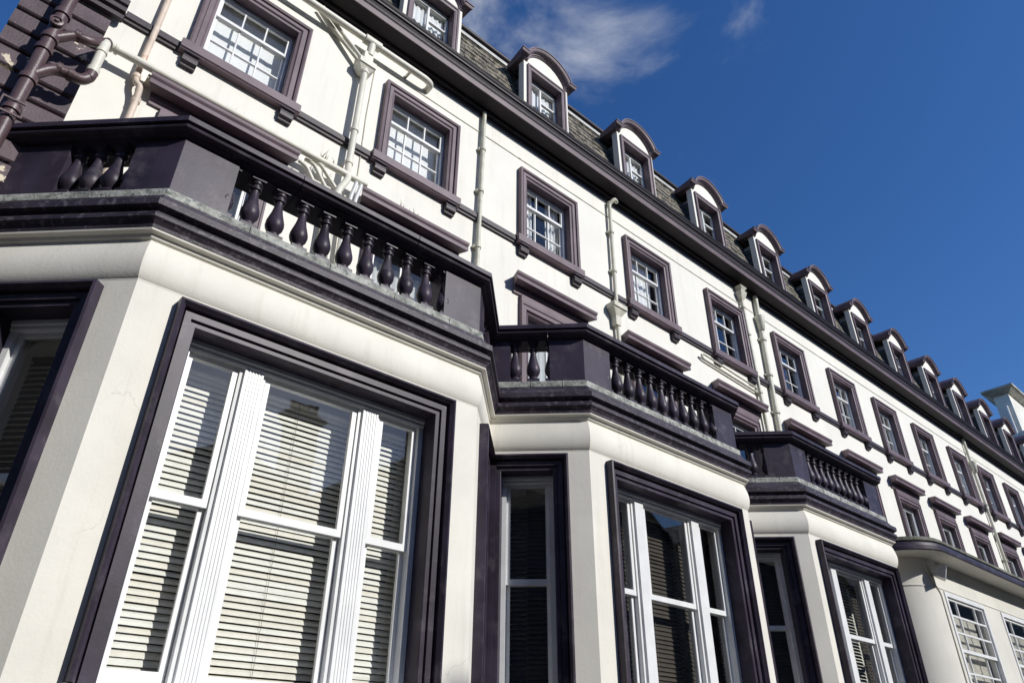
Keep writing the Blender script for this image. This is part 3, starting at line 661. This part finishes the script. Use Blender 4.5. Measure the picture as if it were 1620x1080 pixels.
t = downpipe(8.13, 8.06, 4.3, 9.35, .036, 'pipeg', 'downpipe with a hopper between the third and fourth upper windows', 6.82)
part('swan_neck', MB().tube(bend([(8.13, 6.53, 9.3), (8.2, 6.45, 9.42), (8.32, 6.5, 9.44)], .06), .04, 10), 'pipeg', t, smooth=50)
t = downpipe(12.50, 12.56, 4.3, 9.42, .04, 'pipeg', 'left of the paired downpipes between the fifth and sixth upper windows', None, (8.9, 8.2, 6.8))
part('rainwater_head', MB().sweep([[(12.5-w, 6.59, zz), (12.5+w, 6.59, zz), (12.5+w, 6.59-d, zz), (12.5-w, 6.59-d, zz)] for w, d, zz in ((.05, .1, 9.1), (.10, .14, 9.22), (.12, .16, 9.3), (.06, .14, 9.34), (.13, .18, 9.42))], True, True), 'pipeg', t)
t = downpipe(13.15, 12.98, 4.3, 9.5, .055, 'pipeg', 'thicker right pipe of the pair between the fifth and sixth upper windows', None, (8.3, 7.4, 6.5))
part('expansion_head', MB().lathe([(.06, 0), (.075, .02), (.11, .3), (.115, .36), (.06, .37)], (13.12, 6.51, 8.55), 14), 'pipeg', t, smooth=40)
t = downpipe(25.35, 25.4, 3.5, 9.5, .045, 'pipeg', 'distant downpipe between the tenth and eleventh upper windows', None, (8.5, 7.3, 5.6))
part('expansion_head', MB().lathe([(.06, 0), (.075, .02), (.12, .3), (.12, .36), (.06, .37)], (25.36, 6.50, 8.35), 12), 'pipeg', t, smooth=40)
# looped pipe over the bay-three hood
tag(pipe('looped_conduit', [(12.5, 6.55, 6.78), (10.62, 6.55, 6.88), (10.52, 6.53, 6.93), (10.62, 6.52, 6.96), (12.45, 6.53, 6.86)], .02, 'pipeg', None, .08, 8), 'thin cream conduit folded back in a loop above the fifth hood', 'conduit')
# weeds on hoods and pipe
def weed(x, y, z, label, sd):
    rr = random.Random(sd); m = MB()
    for k in range(14):
        h = rr.uniform(.06, .17); a = rr.uniform(-.5, .5); b = rr.uniform(-.4, .4); px = x+rr.uniform(-.16, .16); w = .007
        m.add([(px-w, y, z), (px+w, y+.003, z), (px+a*h+.002, y+b*h, z+h), (px-w, y+.008, z), (px+w, y+.011, z)], [(0,1,2), (3,4,2), (0,3,2), (1,4,2)])
    o = part('weed_tuft', m, 'weed'); o['kind'] = 'stuff'; o['label'] = label; return o
weed(1.32, 6.46, 6.44, 'dry weeds sprouting on top of the first hood', 1)
weed(2.55, 6.42, 6.54, 'dry weeds caught on the cream waste pipe', 2)
weed(3.75, 6.46, 6.44, 'dry weeds sprouting on top of the second hood', 3)

# ------------------------------------------------------------------ curved porch
pw = thing('porch', 'single-storey rendered porch with a rounded corner and dark canopy at lower right', 'building')
def round_path(xl, yf, r, yb, xe, n=12):
    c = (xl+r, yf+r); return [Vector((xl, yb))]+[Vector((c[0]-r*cos(t*pi/2/n), c[1]-r*sin(t*pi/2/n))) for t in range(n+1)]+[Vector((xe, yf))]
def path_off(P_):
    o = []
    for i, p in enumerate(P_):
        d1 = (p-P_[i-1]).normalized() if i else (P_[1]-p).normalized(); d2 = (P_[i+1]-p).normalized() if i < len(P_)-1 else d1
        n1 = Vector((d1.y, -d1.x)); n2 = Vector((d2.y, -d2.x)); o.append((n1+n2)/(1+n1.dot(n2)))
    return o
PC = round_path(14.97, 5.05, .98, 6.59, 40); PO = path_off(PC)
can = [(-.55, 3.86), (-.04, 3.86), (-.035, 3.845), (-.01, 3.845), (0, 3.86), (0, 3.92), (-.015, 3.935), (-.02, 3.99), (-.06, 4.02), (-.06, 4.03), (-.55, 4.03)]
part('canopy', MB().sweep(plan_rows(PC, PO, can), True, True), 'plum', pw, smooth=25)
soff = [(-.6, 3.865), (-.035, 3.857), (-.04, 3.853), (-.6, 3.853)]
part('canopy_soffit', MB().sweep(plan_rows(PC, PO, soff), True, True), 'porch', pw, smooth=25)
part('parapet_stone', MB().sweep(plan_rows(PC, PO, [(-.5, 4.034), (-.035, 4.034), (-.03, 4.05), (-.045, 4.10), (-.08, 4.125), (-.5, 4.13)]), True, True), 'moss', pw, smooth=30)
part('porch_roof', MB().box(15.6, 40, 5.5, 6.58, 3.9, 4.06), 'interior', pw)
# wall: curved corner strip plus a flat front with window openings
r_c = .92; xl = 15.42; yf = 5.52
cur = [p for p in round_path(xl, yf, r_c, 6.59, 16.345)]
ro = path_off(cur)
part('porch_corner_wall', MB().sweep(plan_rows(cur, ro, [(-.2, GZ), (0, GZ), (0, 3.858), (-.2, 3.858)]), True, True), 'porch', pw, smooth=25)
wins = [(16.55, 18.70), (19.72, 21.87), (22.9, 25.05), (26.1, 28.25)]
zt, zb = 3.27, .45
xs = sorted({16.345, 40., *[v for w in wins for v in w]})
part('porch_front_wall', MB().lattice(xs, [GZ, zb, zt, 3.858], lambda x, z: zb < z < zt and any(a < x < b for a, b in wins), yf, yf+.2), 'porch', pw)
part('wall_bead', MB().sweep(plan_rows(round_path(xl, yf, r_c, 6.5, 40), path_off(round_path(xl, yf, r_c, 6.5, 40)), [(-.01, 3.29), (.014, 3.295), (.014, 3.315), (-.01, 3.32)]), True, True), 'porch', pw, smooth=25)
for a, b in wins:
    c = (a+b)/2; h = (b-a)/2
    w_ = part('porch_window', MB().lattice([-h+.002, -h+.09, h-.09, h-.002], [zb, zb+.1, zt-.09, zt-.002], lambda x, z: abs(x) < h-.09 and zb+.1 < z < zt-.09, -.02, .16), 'white', pw, (c, yf, 0))
    e, r = sash_mesh(-h+.09, h-.09, 2.14, zt-.09, .02, (.55, 1.15, .55), 3, .05, .05, .06, .035, .04); part('top_sash', e, 'white', w_); add_panes(w_, r, .04)
    e, r = sash_mesh(-h+.09, h-.09, zb+.1, 2.19, .066, (.55, 1.15, .55), 4, .05, .05, .08, .035, .04); part('bottom_sash', e, 'white', w_); add_panes(w_, r, .085)
for i, (a, b) in enumerate(wins[:2]):
    tag(part('roller_blind', MB().lattice([-.72, 1.05], [1.45, 2.95], lambda x, z: False, -.002, .002), 'slat2', None, ((a+b)/2-.2, yf+.22, 0)), ('half-drawn cream roller blind in the nearer porch window', 'half-drawn cream roller blind in the porch window nearest the right edge')[i], 'blind', 'roller blinds in the porch windows')
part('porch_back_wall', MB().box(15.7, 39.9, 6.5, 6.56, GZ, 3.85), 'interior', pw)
tag(pipe('wall_cable', [(3.02, 6.592, 8.95), (3.0, 6.59, 7.9), (3.02, 6.59, 6.5), (2.98, 6.59, 5.2)], .007, 'pipeg', None, .1, 6), 'thin vertical cable on the wall right of the hopper downpipe', 'cable')
tag(pipe('wall_cable', [(16.0, 5.54, 3.66), (16.2, 5.512, 3.34), (16.36, 5.505, 3.2), (16.36, 5.505, GZ+.2)], .012, 'pipeg', None, .1, 8), 'thin grey cable clipped down the porch corner', 'cable')
fl = thing('floodlight', 'small grey floodlight fixed under the porch canopy by the rounded corner', 'light', (16.15, 5.42, 3.58))
part('lamp_housing', MB().sweep([[(-.13-k, y, -.10-k), (.13+k, y, -.10-k), (.13+k, y, .10+k), (-.13-k, y, .10+k)] for k, y in ((-.03, .05), (.0, -.02), (.03, -.14), (.03, -.18))], True, True), 'metal', fl).rotation_euler = (radians(18), 0, radians(20))
part('lamp_glass', MB().box(-.13, .13, -.187, -.182, -.10, .10), 'white', fl).rotation_euler = (radians(18), 0, radians(20))
part('lamp_bracket', MB().box(-.03, .03, .0, .17, -.03, .22), 'metal', fl)

# ------------------------------------------------------------------ houses over the road (seen mirrored in the panes)
op = thing('street_terrace', 'grey stone terrace across the road, mirrored in the bay window panes', 'building', (0, -20, 0))
def gable(x0, x1, ze, zr, yb=-9):
    c = (x0+x1)/2
    part('front_wall', MB().sweep([[(x0, y, GZ), (x1, y, GZ), (x1, y, ze), (c, y, zr), (x0, y, ze)] for y in (0, yb)], True, True), 'brickfar', op)
    part('roof_slope', MB().sweep([[(x0-.3, y, ze-.3), (c, y, zr+.08), (c, y, zr+.25), (x0-.3, y, ze-.1)] for y in (.3, yb)], True, True), 'slatefar', op)
    part('roof_slope', MB().sweep([[(x1+.3, y, ze-.3), (c, y, zr+.08), (c, y, zr+.25), (x1+.3, y, ze-.1)] for y in (.3, yb)], True, True), 'slatefar', op)
for x0, x1, ze, zr in ((-32, -22, 21, 25), (-22, -12, 21, 24.5), (-12, -4, 19, 22), (-4, 5, 15, 18), (5, 16.0, 10.2, 12.8), (16.0, 25, 12.3, 15.0), (25, 33.5, 11.5, 14.6), (33.5, 43, 14.2, 17.6), (43, 52, 14.2, 17.), (52, 62, 12, 16), (62, 72, 14, 16.8), (72, 84, 16, 19), (84, 96, 19, 22), (96, 108, 20, 23), (108, 120, 21, 24), (120, 134, 22, 26)): gable(x0, x1, ze, zr)  # houses towards both ends raised so the panes mirror dark walls
cs = part('chimney_stack', MB().sweep([[(13.85-w, -.4-d, z), (13.85+w, -.4-d, z), (13.85+w, -.4+d-.6, z), (13.85-w, -.4+d-.6, z)] for w, d, z in ((.85, .5, 10), (.85, .5, 15.0), (1.1, .7, 15.35), (1.1, .7, 15.5), (.8, .45, 15.7))], True, True), 'brickfar', op)
for k in range(5): part('chimney_pot', MB().lathe([(.15, 0), (.12, .5), (.15, .55), (.15, .62)], (13.25+k*.3, -.7, 15.68), 10), 'pot', cs)
for c in (-17, -8, .5, 9.5, 20, 29, 38, 47.5):
    for dz in (0, 3.3, 6.6):
        for dx in (-1.6, 1.4): part('window', MB().box(c+dx-.55, c+dx+.55, .002, .06, .2+dz, 2.1+dz), 'white', op)

sh = thing('added_side_house', 'unseen grey house end added at the left to darken the angled side panes', 'house', (-11, -6, 0))  # unseen house, added for dark reflections and less fill from the left
part('house_wall', MB().sweep([[(0, y, GZ), (4.5, y, GZ), (4.5, y, 9.5), (2.25, y, 12), (0, y, 9.5)] for y in (0, 12.5)], True, True), 'brickfar', sh)
part('roof_slope', MB().sweep([[(4.7, y, 9.4), (2.25, y, 12.1), (2.25, y, 12.25), (4.7, y, 9.6)] for y in (-.2, 12.7)], True, True), 'slatefar', sh)
for y in (2, 5.5, 9):
    for z in (.5, 4, 7): part('window', MB().box(4.502, 4.55, y, y+1.1, z, z+1.8), 'slatefar', sh)
